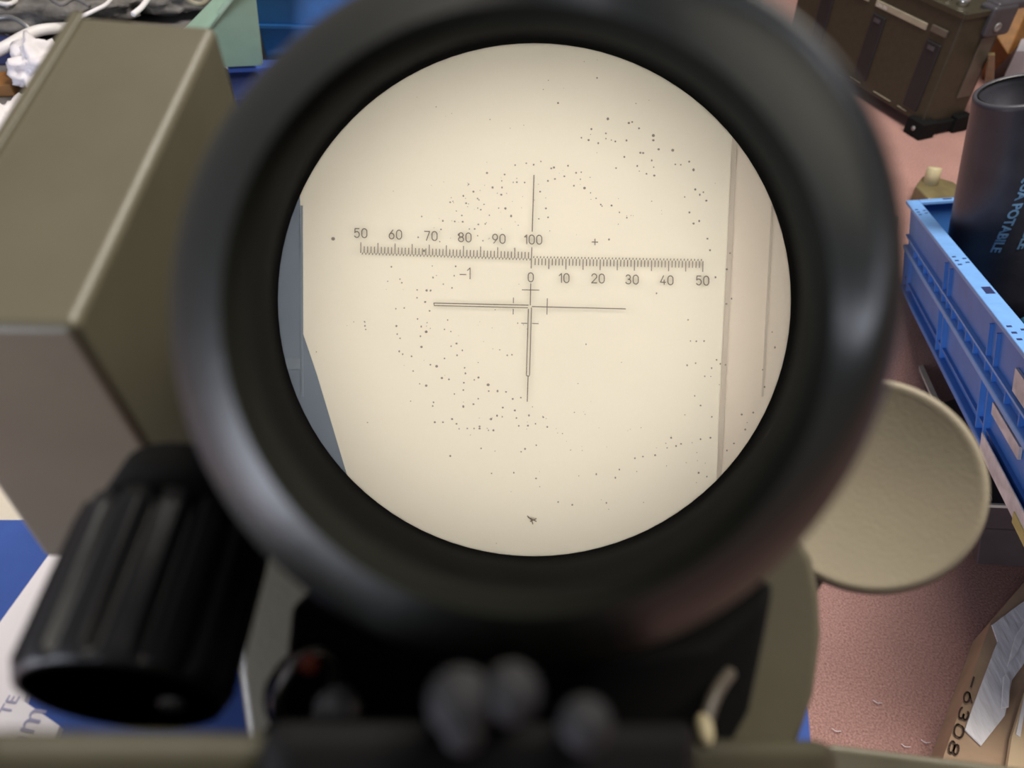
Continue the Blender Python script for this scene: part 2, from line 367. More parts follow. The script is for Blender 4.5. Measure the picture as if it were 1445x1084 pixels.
def stroke(name, glyphs, x, y, wd, ht, gap, sw, tilt=0.026, d=DF-.0018, parent=plate):
    V = []; F = []; cx = x
    for g in glyphs:
        gw = wd*(0.62 if g == '1' else 1.0)
        for line in G[g]:
            pts = [(cx+(p[0]*wd if g != '1' else p[0]*wd), y+p[1]/1.5*ht+tilt*(cx+p[0]*wd-x)) for p in line]
            for i in range(len(pts)-1):
                a = Vector(pts[i]); b = Vector(pts[i+1])
                if (b-a).length < 1e-6: continue
                t = (b-a).normalized(); a = a - t*sw*.3; b = b + t*sw*.3
                nn = Vector((-t.y,t.x))*sw/2; n = len(V)
                V += [P(*(a+nn),d),P(*(b+nn),d),P(*(b-nn),d),P(*(a-nn),d)]; F.append((n,n+1,n+2,n+3))
        cx += gw+gap
    return obj(name, V, F, 'ink', parent)
NW, NH = 7.2, 12.6
for s, x, y in [('50',500,322.5),('60',549,324.5),('70',599,326.5),('80',647,328.5),('90',695,330.5),('100',739,331.5),
                ('0',745.3,385),('10',788,386),('20',835,386.5),('30',883,388),('40',932,389),('50',982.5,389.5)]:
    stroke('numeral', s, x, y, NW, NH, 3.3, 1.35)
stroke('numeral', '-', 649, 380, 8.5, 13, 2.5, 1.35); stroke('numeral', '1', 658.5, 378, 8, 15.5, 2, 1.35)
# specks on the graticule glass
SP = [(470,337,3.2),(827,486,1.6),(750,733,2.0),(515,460,1.8),(516,465,1.2),(515,455,1.0)]
z1 = [(950,116,2),(1070,127,1.6),(1050,170,1.5),(1052,215,1.8),(988,215,2.2),(858,243,1.8),(789,272,1.9),(1047,264,1.8),(700,315,1.4),(718,309,1.2),(808,322,1.6),(886,290,1.5),(895,299,1.3),
 (506,412,1.6),(650,442,2),(731,446,1.5),(785,448,1.6),(1075,357,2),(1114,409,2.4),(966,404,1.5),(930,330,1.2),(887,355,1.2),(908,366,1.4),(1030,355,1.3),(742,375,1.2),(779,405,1.4),(891,466,1.6),(938,463,1.5),
 (866,497,1.5),(830,497,1.2),(482,554,1.8),(637,500,1.5),(922,577,1.5),(629,583,1.3),(522,645,2.4),(1141,63,1.6),(1217,50,1.3),(1267,60,1.8),(1316,38,1.5),(1387,85,1.6),(1405,79,2),(1412,157,1.6),(1364,170,1.8),
 (1311,243,1.6),(1350,357,1.8),(1365,418,1.5),(1302,428,1.3),(1153,179,1.6),(1128,180,1.3),(1206,181,1.5),(825,193,1.4),(886,543,1.3),(737,751,1.8),(583,827,1.9),(727,815,1.6),(300,754,1.6),(358,838,1.4),(371,863,1.4),
 (540,915,2.2),(566,916,1.9),(475,911,1.4),(712,898,1.6),(653,872,1.4),(275,853,1.2),(578,749,1.2),(758,536,2.4)]
for x,y,r in z1: SP.append((490+x/4.817, 220+y/4.817, r))
z4 = [(281,245,2.6),(388,266,2),(405,261,1.6),(197,297,1.9),(146,341,1.6),(183,353,1.9),(232,369,1.9),(271,319,1.6),(271,346,1.4),(299,353,1.3),(319,360,1.6),(376,355,2),(513,330,2.8),(513,354,2),(540,400,2),
 (612,405,2.6),(447,418,1.9),(461,419,1.8),(365,439,2),(505,457,2),(431,485,1.8),(515,491,1.5),(518,534,1.9),(478,525,1.5),(696,463,1.9),(718,505,2.8),(625,477,1.5),(653,479,1.4),(727,605,2.1),(750,632,2),(768,619,1.6),
 (783,662,1.7),(673,643,1.5),(697,722,1.9),(747,766,2.1),(718,779,1.9),(789,856,1.7),(802,915,1.9),(78,484,1.9),(119,520,1.8),(145,517,1.5),(59,538,1.6),(141,553,1.4),(108,586,1.8),(162,598,2.4),(300,687,1.9),
 (340,722,1.6),(378,749,1.6),(245,682,1.6),(251,690,1.4),(221,650,1.3),(193,622,1.3),(27,164,1.8),(226,36,1.6),(1093,708,2.2),(888,1012,2),(904,930,1.5),(830,1053,1.9),(287,860,2),(323,496,1.4),(440,293,1.6)]
for x,y,r in z4: SP.append((780+x/3.614, 100+y/3.614, r))
z6 = [(601,27,1.8),(617,27,1.8),(596,71,1.9),(566,25,1.3),(565,55,1.4),(613,105,1.5),(484,97,1.5),(516,94,1.4),(567,136,1.6),(486,163,1.9),(489,194,1.7),(500,210,1.3),(581,165,2),(600,185,2.4),(578,202,1.6),(582,243,2),
 (497,260,2),(510,271,1.8),(544,279,1.7),(670,176,1.5),(694,184,1.4),(682,140,1.4),(716,230,1.7),(695,240,1.5),(738,256,1.7),(718,275,1.9),(616,311,1.5),(640,317,2.4),(670,287,1.4),(660,362,2),(687,367,1.7),
 (575,384,1.4),(600,391,2.2),(550,335,1.4),(747,323,1.4),(750,344,1.9),(800,360,2),(837,388,2.5),(784,369,1.4),(839,412,1.4),(873,412,2.3),(744,380,1.5),(742,408,1.5),(708,423,1.4),(905,415,1.5),(931,442,1.7),
 (628,455,1.7),(625,469,1.6),(742,471,2.4),(781,462,1.6),(799,441,1.4),(893,475,1.6),(939,486,1.7),(993,505,2.1),(871,506,2),(848,519,2.2),(891,510,1.5),(699,519,1.8),(633,531,1.9),(664,531,1.6),(716,537,1.7),(726,556,1.5),
 (757,555,1.4),(783,555,1.6),(804,547,1.6),(804,555,1.8),(857,562,1.8),(838,562,1.3),(945,515,1.5),(954,545,1.6),(989,544,1.6),(1018,537,1.5),(1048,512,1.5),(1063,549,1.6),(810,631,1.5),(692,660,2),(978,633,1.9),
 (963,644,1.4),(1021,619,1.5),(935,724,1.8),(1020,746,1.5),(850,727,1.3),(962,437,1.4),(910,275,1.5),(928,273,1.4),(881,254,1.2),(950,152,1.4),(180,262,1.2),(364,146,1.3)]
for x,y,r in z6: SP.append((380+x/2.71, 400+y/2.71, r))
z5 = [(441,42,1.7),(760,65,1.7),(738,87,1.7),(575,155,1.3),(610,246,1.5),(643,245,1.7),(585,245,1.3),(571,348,1.9),(607,339,1.4),(675,360,1.8),(646,395,1.5),(696,325,1.6),(712,342,1.6),(734,346,1.6),(603,478,1.5),(628,519,1.5),
 (503,656,1.9),(524,691,1.9),(486,699,1.3),(545,682,1.4),(670,656,1.7),(628,662,1.6),(435,730,1.8),(349,743,1.6),(283,791,1.8),(185,811,2),(266,826,1.9),(228,933,1.7),(83,941,1.6),(23,929,1.5),(383,736,1.5),(676,567,1.5),
 (620,805,1.9),(803,557,1.8),(818,621,1.7),(802,680,2.2),(852,549,1.7),(900,440,1.8),(944,272,2.2),(892,367,1.4),(932,207,1.3),(957,330,1.4),(740,710,1.8),(770,680,1.5),(655,821,1.5)]
for x,y,r in z5: SP.append((780+x/3.011, 400+y/3.011, r))
for k in range(170):
    c = random.choice([(690,300,60,45),(840,250,90,60),(620,480,60,80),(720,590,70,40),(960,620,90,80),(850,650,110,60),(700,150,120,60)])
    SP.append((random.gauss(c[0],c[2]), random.gauss(c[1],c[3]), random.uniform(.5,1.0)))
V = []; F = []
for x,y,r in SP:
    if math.hypot(x-fx,y-fy) > 350: continue
    n = len(V); r *= 0.80; ph = random.random()*6; e = random.uniform(.7,1.2)
    V += [P(x+r*math.cos(ph+i*PI/4)*e, y+r*math.sin(ph+i*PI/4), DF-.0016) for i in range(8)]; F.append(tuple(range(n,n+8)))
obj('dust_specks', V, F, 'ink2', plate, kind='stuff')
for a in [(745,730,757,736),(749,731,752,740),(748,736,757,732),(744,728,749,733)]: lin('fibre', *a, 1.5)
# unseen glowing ring, added inside the tube to brighten the field
skew('added_glow_ring', [(755,423,.374,440),(755,423,.380,446),(755,423,.386,440),(755,423,.380,434)], 'added_glow', sight, closed=True, label='unseen glowing ring added to light the graticule')
# -------- prism housing, left
D_ = Vector((0,-.55,-.835)).normalized()
c = [PC(-170,458,.150), PC(104,462,.150), PC(306,36,.210), PC(104,20,.210)]
lowr = [PC(62,790,.228), PC(292,768,.232), PC(352,205,.262), PC(190,205,.262)]
hs = hexa('prism_housing', [CW(v) for v in c+lowr], 'olive', sight, bevel=0.0026, segs=4, label='olive painted prism housing block')
a = [CW(v) for v in c]
cc = a[0]+(a[2]-a[0])*.5
nrm = (a[1]-a[0]).cross(a[3]-a[0]).normalized()
if nrm.dot(ZF) < 0: nrm = -nrm
def topf(u, v, h=0): return a[0].lerp(a[1],u).lerp(a[3].lerp(a[2],u), v) + nrm*h
lathe('cover_screw', P(192,172,.190)+nrm*0.0, nrm, [(-.003,.0016),(.0010,.0016),(.0014,.0010),(.0014,0)], 'olive', hs, n=16)
# raised left lip of the housing
hexa('housing_lip', [topf(.0,0,0),topf(.075,0,0),topf(.085,1,0),topf(.0,1,0),topf(.0,0,.0012),topf(.075,0,.0012),topf(.085,1,.0012),topf(.0,1,.0012)], 'olive', hs, bevel=.0005)
# -------- fluted focus knob, lower left
kE = PC(170,985,.128); kT = PC(242,780,.146); kax = CW(kE) - CW(kT); kL = kax.length
def flute(t, s):
    return 1.0 - 0.17*max(0, math.cos(t*15))**0.8
kn = lathe('fluted_knob', CW(kT), kax, [(-.004,.0150),(-.004,.0176),(0,.0180),(kL*.9,.0180),(kL*.97,.0176),(kL,.0172),(kL,.0160)], 'black', sight, n=240, rfun=lambda t,s: flute(t,s) if s < kL*.95 else 0.97, label='black fluted knob')
lathe('knob_recess', CW(kT)+kax.normalized()*(kL-.006), kax, [(.0061,.0158),(.0061,.0150),(0,.0145),(0,0)], 'black_in', kn, n=48)
lathe('knob_collar', CW(kT)-kax.normalized()*.016, kax, [(0,.014),(.012,.016)], 'black_matt', sight)
lathe('knob_screw', CW(kE)-kax.normalized()*.0035+CW(PC(240,1000,.128))-CW(kE), kax, [(0,.0022),(.003,.0022),(.0036,.0014),(.0036,0)], 'grey_metal', kn, n=16)
# -------- round cap, lower right
cN = dirW((-.38,.20,.90)); cc_ = P(1221,681,.250)
cap = lathe('round_cap', cc_, cN, [(-.012,.0340),(-.003,.0356),(-.001,.0354),(.0004,.0348),(.0006,.0330),(.0000,.0320),(.0000,0)], 'olive_cap', sight, n=96, label='flat round olive cap')
lathe('cap_rim', cc_-cN*.0125, cN, [(0,.0340),(.003,.0358),(.0085,.0360),(.0088,.033)], 'olive_dark', cap, n=96)
prism('cap_arm', [P(1130,770,.262),P(1180,800,.265),P(1130,880,.25),P(1080,880,.24),P(1070,800,.24)], -ZF*.01, 'olive_dark', sight, bevel=.002)
# -------- lower housing
out = [(372,740),(350,800),(334,880),(333,950),(348,1062),(420,1150),(1060,1150),(1126,1060),(1152,985),(1163,900),(1160,840),(1150,790),(1120,740)]
arcp = [(755+485*math.cos(math.radians(t)), 423+485*math.sin(math.radians(t))) for t in (52,60,70,80,90,100,110,120,128)]
lh = prism('lower_housing', [P(x,y,.200) for x,y in out+arcp], -ZF*.045, 'olive', sight, bevel=.003, segs=4, label='olive lower housing')
prism('front_recess', [P(x,y,.150) for x,y in [(408,850),(400,930),(425,1040),(500,1120),(1000,1120),(1062,1010),(1085,900),(1100,820),(1000,905),(750,950),(520,905)]], -ZF*.05, 'black_matt', sight, bevel=.003)
# bolts and bright fittings beneath the eyepiece
tz = dirW((.80,-.1,.55))
def torus(name, c, ax, R_, r_, m, parent, n=36, **k):
    return lathe(name, c, ax, [(r_*math.sin(2*PI*j/10), R_+r_*math.cos(2*PI*j/10)) for j in range(10)], m, parent, n=n, closed=True, **k)
torus('split_ring', P(432,975,.140), tz, .0068, .0011, 'chrome', sight, label='bright metal split ring')
lathe('ring_boss', P(440,975,.150), dirW((0.1,.05,1)), [(0,.0085),(.004,.0085),(.005,.007),(.005,0)], 'black_matt', sight)
ball('red_dot', P(437,938,.136), .0018, 'red', sight, sq=(1,1,1.3), label='small red marker')
lathe('stud', P(475,1000,.130), dirW((.3,.1,1)), [(0,.004),(.003,.004),(.0045,.003),(.005,0)], 'grey_metal', sight, n=24)
for x,y,r in [(650,990,.0045),(722,978,.0040),(826,1022,.0036),(655,1028,.0030)]:
    r *= .72; lathe('clamp_screw', P(x,y,.076), dirW(-PC(x,y,1)), [(-.03,r*.8),(0,r),(.002,r),(.004,r*.8),(.005,r*.4),(.005,0)], 'dull_metal', sight, n=24)
tube('lever', [P(1030,950,.148),P(1012,975,.142),P(998,1010,.138),P(994,1045,.135)], .0013, 'radio_strip', sight, label='small bent metal lever')
ball('lever_tip', P(994,1030,.134), .0016, 'tan', sight, sq=(1,1.8,1))
# mounting rail along the bottom, and its arm at the right
hexa('mounting_rail', [P(-60,1026,.078),P(1180,1044,.150),P(1180,1240,.150),P(-60,1260,.078),P(-60,1060,.14),P(1180,1052,.225),P(1180,1240,.225),P(-60,1260,.14)], 'olive_mid', sight, bevel=.004)
hexa('mounting_arm', [P(1163,1049,.235),P(1480,1089,.235),P(1480,1240,.235),P(1130,1240,.235),P(1170,1052,.255),P(1480,1089,.262),P(1480,1240,.262),P(1130,1240,.262)], 'olive', sight, bevel=.0025)
TZ = 0.50
hexa('mount_foot', [P(640,1075,.245),P(860,1075,.245),P(860,1075,.27),P(640,1075,.27)]+[Vector((P(x,1075,d).x,P(x,1075,d).y,TZ+.006)) for x,d in ((640,.245),(860,.245),(860,.27),(640,.27))], 'olive_dark', sight, bevel=.002)
hexa('rail_shade', [P(370,1022,.074),P(980,1026,.090),P(980,1240,.090),P(370,1240,.074),P(370,1015,.14),P(980,1015,.15),P(980,1240,.15),P(370,1240,.14)], 'black_matt', sight, bevel=.003)  # black block stands in for the eyecup's shadow on the middle rail
# ================================================================== NEAR TABLE (lower left) and papers
def slab(name, pts, z, th, m, parent=None, **k): return prism(name, [PZ(x,y,z) for x,y in pts], Vector((0,0,-th)), m, parent, **k)
tb = thing('low_table', 'low table covered with plain blue cloth under the sight', 'table', Vector((-.05,.05,0)))
slab('cloth_top', [(-300,733),(60,734),(310,740),(352,905),(430,975),(1090,975),(1128,975),(1140,1000),(1165,1300),(-300,1300)], TZ, .03, 'blue_cloth', tb)
for x,y in ((-120,800),(1060,1010),(40,1250),(1040,1230)):
    p = PZ(x,y,TZ); fr = Fr((p.x,p.y,0),(1,0,0),(0,1,0),(0,0,1))
    boxes('leg', [fbox(fr,-.012,.012,-.012,.012,0,TZ-.03)], 'olive_dark', tb)
pp = thing('printed_paper', 'white sheet with blurred grey print beside the black fluted knob', 'paper', PZ(10,950,TZ))
slab('sheet', [(84,762),(112,790),(60,900),(34,990),(84,1024),(50,1110),(-60,1150),(-90,1000),(0,878)], TZ+.004, .004, 'paper', pp)
for s, x, y, sz in (('nm',30,1062,.015),('TE',12,1010,.008)):
    tv, tf = text_pts(s, sz); o0 = PZ(x,y,TZ+.0045); ux = (PZ(x+16,y-26,TZ+.0045)-o0).normalized(); uy = Vector((0,0,1)).cross(ux)
    obj('print', [o0+ux*v.x+uy*v.y for v in tv], tf, 'print', pp)
cb = slab('cream_board', [(-120,560),(70,640),(120,720),(70,737),(-120,735)], TZ-.03, .012, 'ochre'); cb['label'] = 'cream board edge just behind the blue table cloth at left'; cb['category'] = 'board'
# ================================================================== FAR LEFT: work bench with clutter
BZ = 0.34
bn = thing('work_bench', 'grey work bench covered with cables and boxes in the upper left', 'bench', Vector((-.7,1.0,0)))
slab('bench_top', [(-420,-260),(505,-260),(500,330),(-420,330)], BZ, .03, 'bench', bn)
for x,y in ((-380,-200),(470,-200),(470,310),(-380,310)):
    p = PZ(x,y,BZ); fr = Fr((p.x,p.y,0),(1,0,0),(0,1,0),(0,0,1)); boxes('leg', [fbox(fr,-.02,.02,-.02,.02,0,BZ-.03)], 'olive_dark', bn)
def tag(o, label, cat, group=None):
    o['label'] = label; o['category'] = cat
    if group: o['group'] = group
    return o
def Z(x,y,h=0): return PZ(x,y,BZ+h)
tag(tube('white_cable', [Z(-60,95,.03),Z(0,70,.05),Z(45,46,.055),Z(80,40,.05),Z(110,42,.03),Z(135,60,.02)], .0085, 'white'), 'thick white cable arching beside the olive housing', 'cable')
tag(tube('grey_hose', [Z(-60,-20,.03),Z(20,15,.02),Z(55,2,.03),Z(70,12,.03),Z(52,28,.02),Z(20,36,.015)], .0042, 'bench'), 'thin grey hose looped over the webbing', 'hose')
tag(tube('white_lead', [Z(-40,20,.01),Z(4,40,.01),Z(20,50,.01),Z(30,60,.01)], .007, 'white'), 'short white lead behind the thick white cable', 'cable')
tag(ball('webbing_pile', Z(60,5,.036), .10, 'grey_junk', sq=(1.5,1.0,.35), lump=.5, seed=3, segs=40), 'crumpled grey webbing pile at the top left corner', 'webbing')
tag(ball('webbing_pile', Z(215,-10,.030), .085, 'grey_junk', sq=(1.5,.8,.35), lump=.5, seed=9, segs=40), 'crumpled grey webbing pile beside the mint bin', 'webbing')
tag(tube('coiled_wire', [Z(112,25,.08),Z(135,14,.085),Z(150,6,.085),Z(162,-8,.08)], .003, 'paper'), 'thin pale wire end on the grey webbing', 'wire')
tag(ball('white_cloth', Z(54,92,.03), .040, 'paper', sq=(.9,1.2,.8), lump=.6, seed=5, segs=36), 'crumpled white cloth under the thick cable', 'cloth')
tag(ball('white_bag', Z(18,185,.03), .045, 'paper', sq=(.9,1.3,.7), lump=.4, seed=12, segs=36), 'white plastic bag at the left picture edge', 'bag')
tag(ball('white_bag', Z(330,86,.01), .022, 'paper', sq=(1.4,.7,.5), lump=.3, seed=15, segs=24), 'small white bag corner at foot of mint bin', 'bag')
def gbox(name, label, cat, px, py, sx, sy, sz, rot, m, bev=.003, z0=0):
    p = Z(px,py,0); c_, s_ = math.cos(rot), math.sin(rot); fr = Fr((p.x,p.y,BZ+z0),(c_,s_,0),(-s_,c_,0),(0,0,1))
    return tag(boxes(name, [fbox(fr,-sx/2,sx/2,-sy/2,sy/2,0,sz)], m, bevel=bev), label, cat)
gbox('navy_box', 'small navy blue box at the left picture edge', 'box', -6,84,.075,.05,.03,.05,'navy')
gbox('brown_box', 'small orange brown box below the navy box', 'box', -2,128,.07,.05,.02,.1,'orange')
tag(tube('blue_white_cord', [Z(188,20,.10),Z(200,10,.10),Z(212,-6,.10)], .004, 'paper'), 'pale bluish cord on the webbing above the housing', 'cord')
for i,(pts,r,mm,lab) in enumerate((
  ([Z(-30,-5,.06),Z(10,6,.065),Z(30,-6,.06),Z(48,-20,.06)], .0035, 'white', 'thin white cord across the webbing at top left'),
  ([Z(-20,30,.055),Z(12,24,.06),Z(34,34,.055),Z(44,44,.045)], .0040, 'grey_metal', 'grey braided wire above the thick white cable'),
  ([Z(60,-12,.085),Z(84,6,.085),Z(104,-2,.085),Z(126,8,.08)], .0036, 'bench', 'dull grey wire looped over the webbing pile'),
  ([Z(250,-20,.07),Z(266,0,.075),Z(284,6,.07),Z(296,-4,.06)], .0040, 'plate', 'twisted beige cord end touching the mint bin'))):
    tag(tube('loose_wire', pts, r, mm), lab, 'wire')
# mint bin
mb = thing('mint_bin', 'mint green tapered plastic bin beside the blue storage crate', 'bin', Z(330,40))
def mq(name, pts, m, off, **k): return prism(name, pts, off, m, mb, **k)
bb = [P(268,96,1.14),P(345,96,1.08),P(374,92,1.12),P(300,92,1.3)]
bt = [P(318,-34,.98),P(325,-30,.97),P(358,-30,.99),P(340,-60,1.12)]
hexa('bin_body', [P(200,100,1.16),P(245,98,1.10),P(373,93,1.13),P(300,60,1.30),P(333,-34,1.02),P(351,-33,.98),P(358,-38,1.01),P(340,-50,1.08)], 'mint', mb, bevel=.004)
tube('bin_corner_edge', [P(247,97,1.098),P(300,31,1.045),P(325,-1,1.005),P(351,-33,.978)], .0040, 'mint_highlight', mb)  # lighter tone paints the highlight along the corner edge
# blue storage crate behind the eyepiece
bc = thing('storage_crate', 'deep blue plastic storage crate beside the mint bin', 'crate', Z(440,80))
p0 = Z(398,108); fr = Fr((p0.x,p0.y,BZ),(1,-.04,0),(.04,1,0),(0,0,1))
boxes('crate_body', [fbox(fr,-.02,.40,0,.30,0,.23)], 'blue_deep', bc, bevel=.004)
for h in (.075,.135,.195): boxes('crate_ledge', [fbox(fr,-.025,.405,-.006,.30,h,h+.006)], 'blue_deep', bc, bevel=.001)
for u in (.14,.17): boxes('rib', [fbox(fr,u,u+.003,-.005,0,.14,.23)], 'blue_deep', bc)
bt_ = thing('blue_tray', 'shallow navy tray in front of the mint bin', 'tray', Z(360,112))
slab('tray_body', [(322,96),(408,94),(412,134),(330,140)], BZ+.03, .028, 'navy', bt_, bevel=.002)
slab('tray_rim', [(318,84),(408,84),(409,94),(322,97)], BZ+.036, .01, 'blue_cloth', bt_, bevel=.002)
tag(ball('white_ball_of_tape', Z(350,152,.01), .016, 'white', sq=(.8,1,.8), lump=.25, seed=2), 'small white lump below the navy tray', 'tape')
# ================================================================== RIGHT: blue crate
fC = Fr(CW(PC(1278,283,1.3)), dirW((-.289,-.414,.863)), dirW((.948,0,.318)), dirW((-.132,.910,.392)))
LN, WD, HT = .82, .42, .155
cr = thing('blue_crate', 'blue ribbed plastic crate holding the dark water canister', 'crate', fC(LN/2, WD/2, -HT))
rim = []
rim.append(fbox(fC,0,LN,0,.020,-.006,0)); rim.append(fbox(fC,0,LN,WD-.024,WD,-.006,0)); rim.append(fbox(fC,0,.020,.020,WD-.024,-.006,0)); rim.append(fbox(fC,LN-.02,LN,.024,WD-.024,-.006,0))
boxes('rim', rim, 'blue_rim', cr, bevel=.0012)
boxes('long_wall', [fbox(fC,.004,LN-.004,.008,.012,-HT,-.006)], 'blue', cr)
boxes('long_wall', [fbox(fC,.004,LN-.004,WD-.012,WD-.008,-HT,-.006)], 'blue', cr)
boxes('end_wall', [fbox(fC,.006,.010,.012,WD-.012,-HT,-.006)], 'blue', cr)
boxes('end_wall', [fbox(fC,LN-.010,LN-.006,.012,WD-.012,-HT,-.006)], 'blue', cr)
boxes('base', [fbox(fC,.010,LN-.010,.012,WD-.012,-HT,-HT+.004)], 'blue_deep', cr)
boxes('ledge', [fbox(fC,0,LN,0,.012,-.084,-.076)], 'blue_rim', cr, bevel=.002)
boxes('ledge', [fbox(fC,.002,LN,.003,.012,-.061,-.058)], 'blue_rim', cr)
boxes('ledge', [fbox(fC,.0,LN,-.001,.012,-HT,-HT+.008)], 'blue', cr, bevel=.002)
boxes('ledge', [fbox(fC,.0,LN,.004,.012,-.135,-.132)], 'blue', cr)
for u in (.004,.045,.315,.345,.555,.585,.80):
    boxes('rib', [fbox(fC,u,u+.004,.002,.012,-HT+.008,-.084)], 'blue', cr)
for u in (.315,.345,.555,.585): boxes('rib', [fbox(fC,u,u+.003,.004,.012,-.076,-.020)], 'blue', cr)
for u in (.09,.135,.18,.225,.27,.385,.425,.465,.505,.64,.69,.74): boxes('rib', [fbox(fC,u,u+.003,.003,.012,-.076,-.061)], 'blue', cr)
# dark slots beneath the ledge
for u in (.06,.11,.16,.21,.26,.36,.405,.45,.495,.60,.65,.70): boxes('slot', [fbox(fC,u,u+.036,.0065,.009,-.093,-.086)], 'navy', cr)
holes = []
def hole(u, v, s=.0022): holes.append(fbox(fC,u-s,u+s,v-s,v+s,-.0005,.0004))
for u0 in (.075,.36,.62):
    for du, dv in ((0,-.006),(.018,-.006),(.036,-.006),(.010,.004),(.028,.004)): hole(u0+du, .011+dv)
holes.append(fbox(fC,.49,.515,.008,.017,-.0005,.0004)); holes.append(fbox(fC,.006,.014,.055,.068,-.0005,.0004))
boxes('rim_holes', holes, 'navy', cr, kind='stuff')
# torn labels on the crate
lb = fbox(fC,.60,.80,-.0022,-.001,-HT+.000,-HT+.024); boxes('torn_label', [lb], 'label', cr, label='pale torn paper label')
boxes('torn_label', [fbox(fC,.60,.70,.0045,.0075,-.108,-.094)], 'label', cr)
boxes('torn_label', [fbox(fC,.655,.80,.005,.0078,-.055,-.030)], 'label', cr)
boxes('yellow_tape', [fbox(fC,.735,.785,-.0035,-.0022,-HT-.002,-HT+.010)], 'yellow', cr, label='scrap of yellow tape')
# dark metal chest below the crate
fK = Fr(PZ(0,0,0), fC.x, fC.y, fC.z); fK.o = CW(PC(1386,712,.880))
ch = thing('metal_chest', 'dark plum metal chest with a bright edge under the blue crate', 'chest', fK(-.3,.2,-.1))
boxes('chest_body', [fbox(fK,-.62,0,.002,.40,-.085,-.030)], 'chest', ch, bevel=.002)
boxes('chest_wall', [fbox(fK,-.006,0,0,.40,-.034,-.003), fbox(fK,-.62,0,0,.006,-.034,-.003)], 'chest', ch)
boxes('bright_edge', [fbox(fK,-.62,.001,-.003,.0045,-.004,.001), fbox(fK,-.003,.001,0,.40,-.003,.0005)], 'edge', ch, label='bright metal edge')
boxes('corner_clip', [fbox(fK,-.055,-.008,.006,.012,-.004,.003)], 'chrome', ch, bevel=.001)
# ---------------- dark water canister
cT = PC(1440,127,1.00); cB = PC(1412,418,1.19); cax = CW(cB)-CW(cT); cL = cax.length
wc = thing('water_canister', 'dark slate plastic water canister leaning in the blue crate', 'canister', CW(cB))
def crad(s): f = max(0,min(1,s/cL)); return .053 + .034*f**0.9
prof = [(.05,.040),(.010,.046),(.002,.048),(-.002,.051),(.001,.0545),(.006,.055)] + [(s*cL, crad(s*cL)) for s in (.06,.15,.3,.5,.7,.85,.97)] + [(cL*1.0,.080),(cL,0)]
lathe('canister_body', CW(cT), cax, [(.05,0)]+prof, 'slate', wc, n=64)
torus('neck_seam', CW(cT)+cax.normalized()*.001, cax, .0475, .0012, 'black_matt', wc, n=64)
# text on the curved side
ca = cax.normalized(); tocam = (Vector((0,0,H))-CW(cT)); fwd = (tocam-ca*tocam.dot(ca)).normalized(); rgt = ca.cross(fwd)
if rgt.dot(Vector((1,0,0))) < 0: rgt = -rgt
def ctext(s, s0, th0, size, slope):
    tv, tf = text_pts(s, size, .0006); V = []
    for v in tv:
        ss = s0 + v.x + v.y*slope*0; lat = v.y - v.x*slope
        r = crad(ss)+.0006; th = th0 + lat/r
        V.append(CW(cT)+ca*ss+(fwd*math.cos(th)+rgt*math.sin(th))*r)
    obj('lettering', V, tf, 'light_blue_print', wc, label='pale blue lettering')
ctext('ACQUA POTABILE', .066, .38, .0165, .34)
ctext('EAU POTABLE', .094, .66, .0165, .34)
ctext('TRINKWASSER', .070, .94, .0165, .34)
# ---------------- contents of crate
fb = fC
for k,(u,wv) in enumerate(((.40,.13),(.43,.13))):
    tag(tube('teal_rope', [fb(u,.085,-.085),fb(u+.004,.13,-.060),fb(u+.01,.18,-.055),fb(u+.004,.25,-.07)], .013, 'teal'), ('ribbed teal rope strand nearest the canister' if k==0 else 'ribbed teal rope strand farther from the canister'), 'rope')
tag(ball('plum_pouch', fb(.44,.22,-.055), .07, 'plum', sq=(.9,.8,.9), lump=.25, seed=4, segs=32), 'dull plum grey pouch beside the teal rope', 'pouch')
tag(ball('grey_rag', fb(.50,.115,-.095), .022, 'pink', sq=(.8,1,.7), lump=.5, seed=6, segs=24), 'small grey rag in the crate below the rope', 'rag')
tag(ball('pale_rag', fb(.60,.105,-.060), .030, 'pink', sq=(1.2,.9,.9), lump=.35, seed=8, segs=24), 'pale crumpled rag at the right picture edge in the crate', 'rag')
tag(tube('red_strap', [fb(.50,.10,-.12),fb(.54,.12,-.09),fb(.58,.15,-.08)], .012, 'red'), 'dark red strap under the pale rag', 'strap')
boxes('crate_liner', [fbox(fC,.012,LN-.012,.014,WD-.014,-HT+.004,-HT+.010)], 'black_matt', cr)
# ================================================================== radio set
r0 = PZ(1300,178,.025); r1 = PZ(1112,64,.025)
ux = (r1-r0); RL = ux.length*1.02; ux.normalize(); uy = Vector((ux.y,-ux.x,0)); uy = uy if uy.x > 0 else -uy
fR = Fr(r0, ux, uy, (0,0,1)); RH = .245; RW = (PZ(1350,143,.025)-r0).length*.66
rd = thing('field_radio', 'dark olive military radio set with ribbed front standing on the carpet', 'radio', fR(RL/2, RW/2, -.025))
boxes('radio_body', [fbox(fR,0,RL,0,RW,0,RH)], 'radio', rd, bevel=.006)
boxes('top_frame', [fbox(fR,-.002,RL+.002,-.004,.006,RH-.008,RH+.004), fbox(fR,-.004,.008,0,RW,RH-.008,RH+.004)], 'radio', rd, bevel=.0015)
for u0 in (.028,.205,.390):
    g = boxes('groove', [fbox(fR,u0,u0+.044,-.004,.002,.022,RH-.072)], 'groove', rd, bevel=.003)
    boxes('groove_cap', [fbox(fR,u0+.012,u0+.032,-.006,-.002,RH-.088,RH-.080)], 'handle', g)
boxes('name_plate', [fbox(fR,.085,.250,-.003,.001,RH-.058,RH-.044)], 'plate', rd, bevel=.001, label='pale label strip')
tv, tf = text_pts('ON IN', .012); o0 = fR(.246,-.0034,RH-.056)
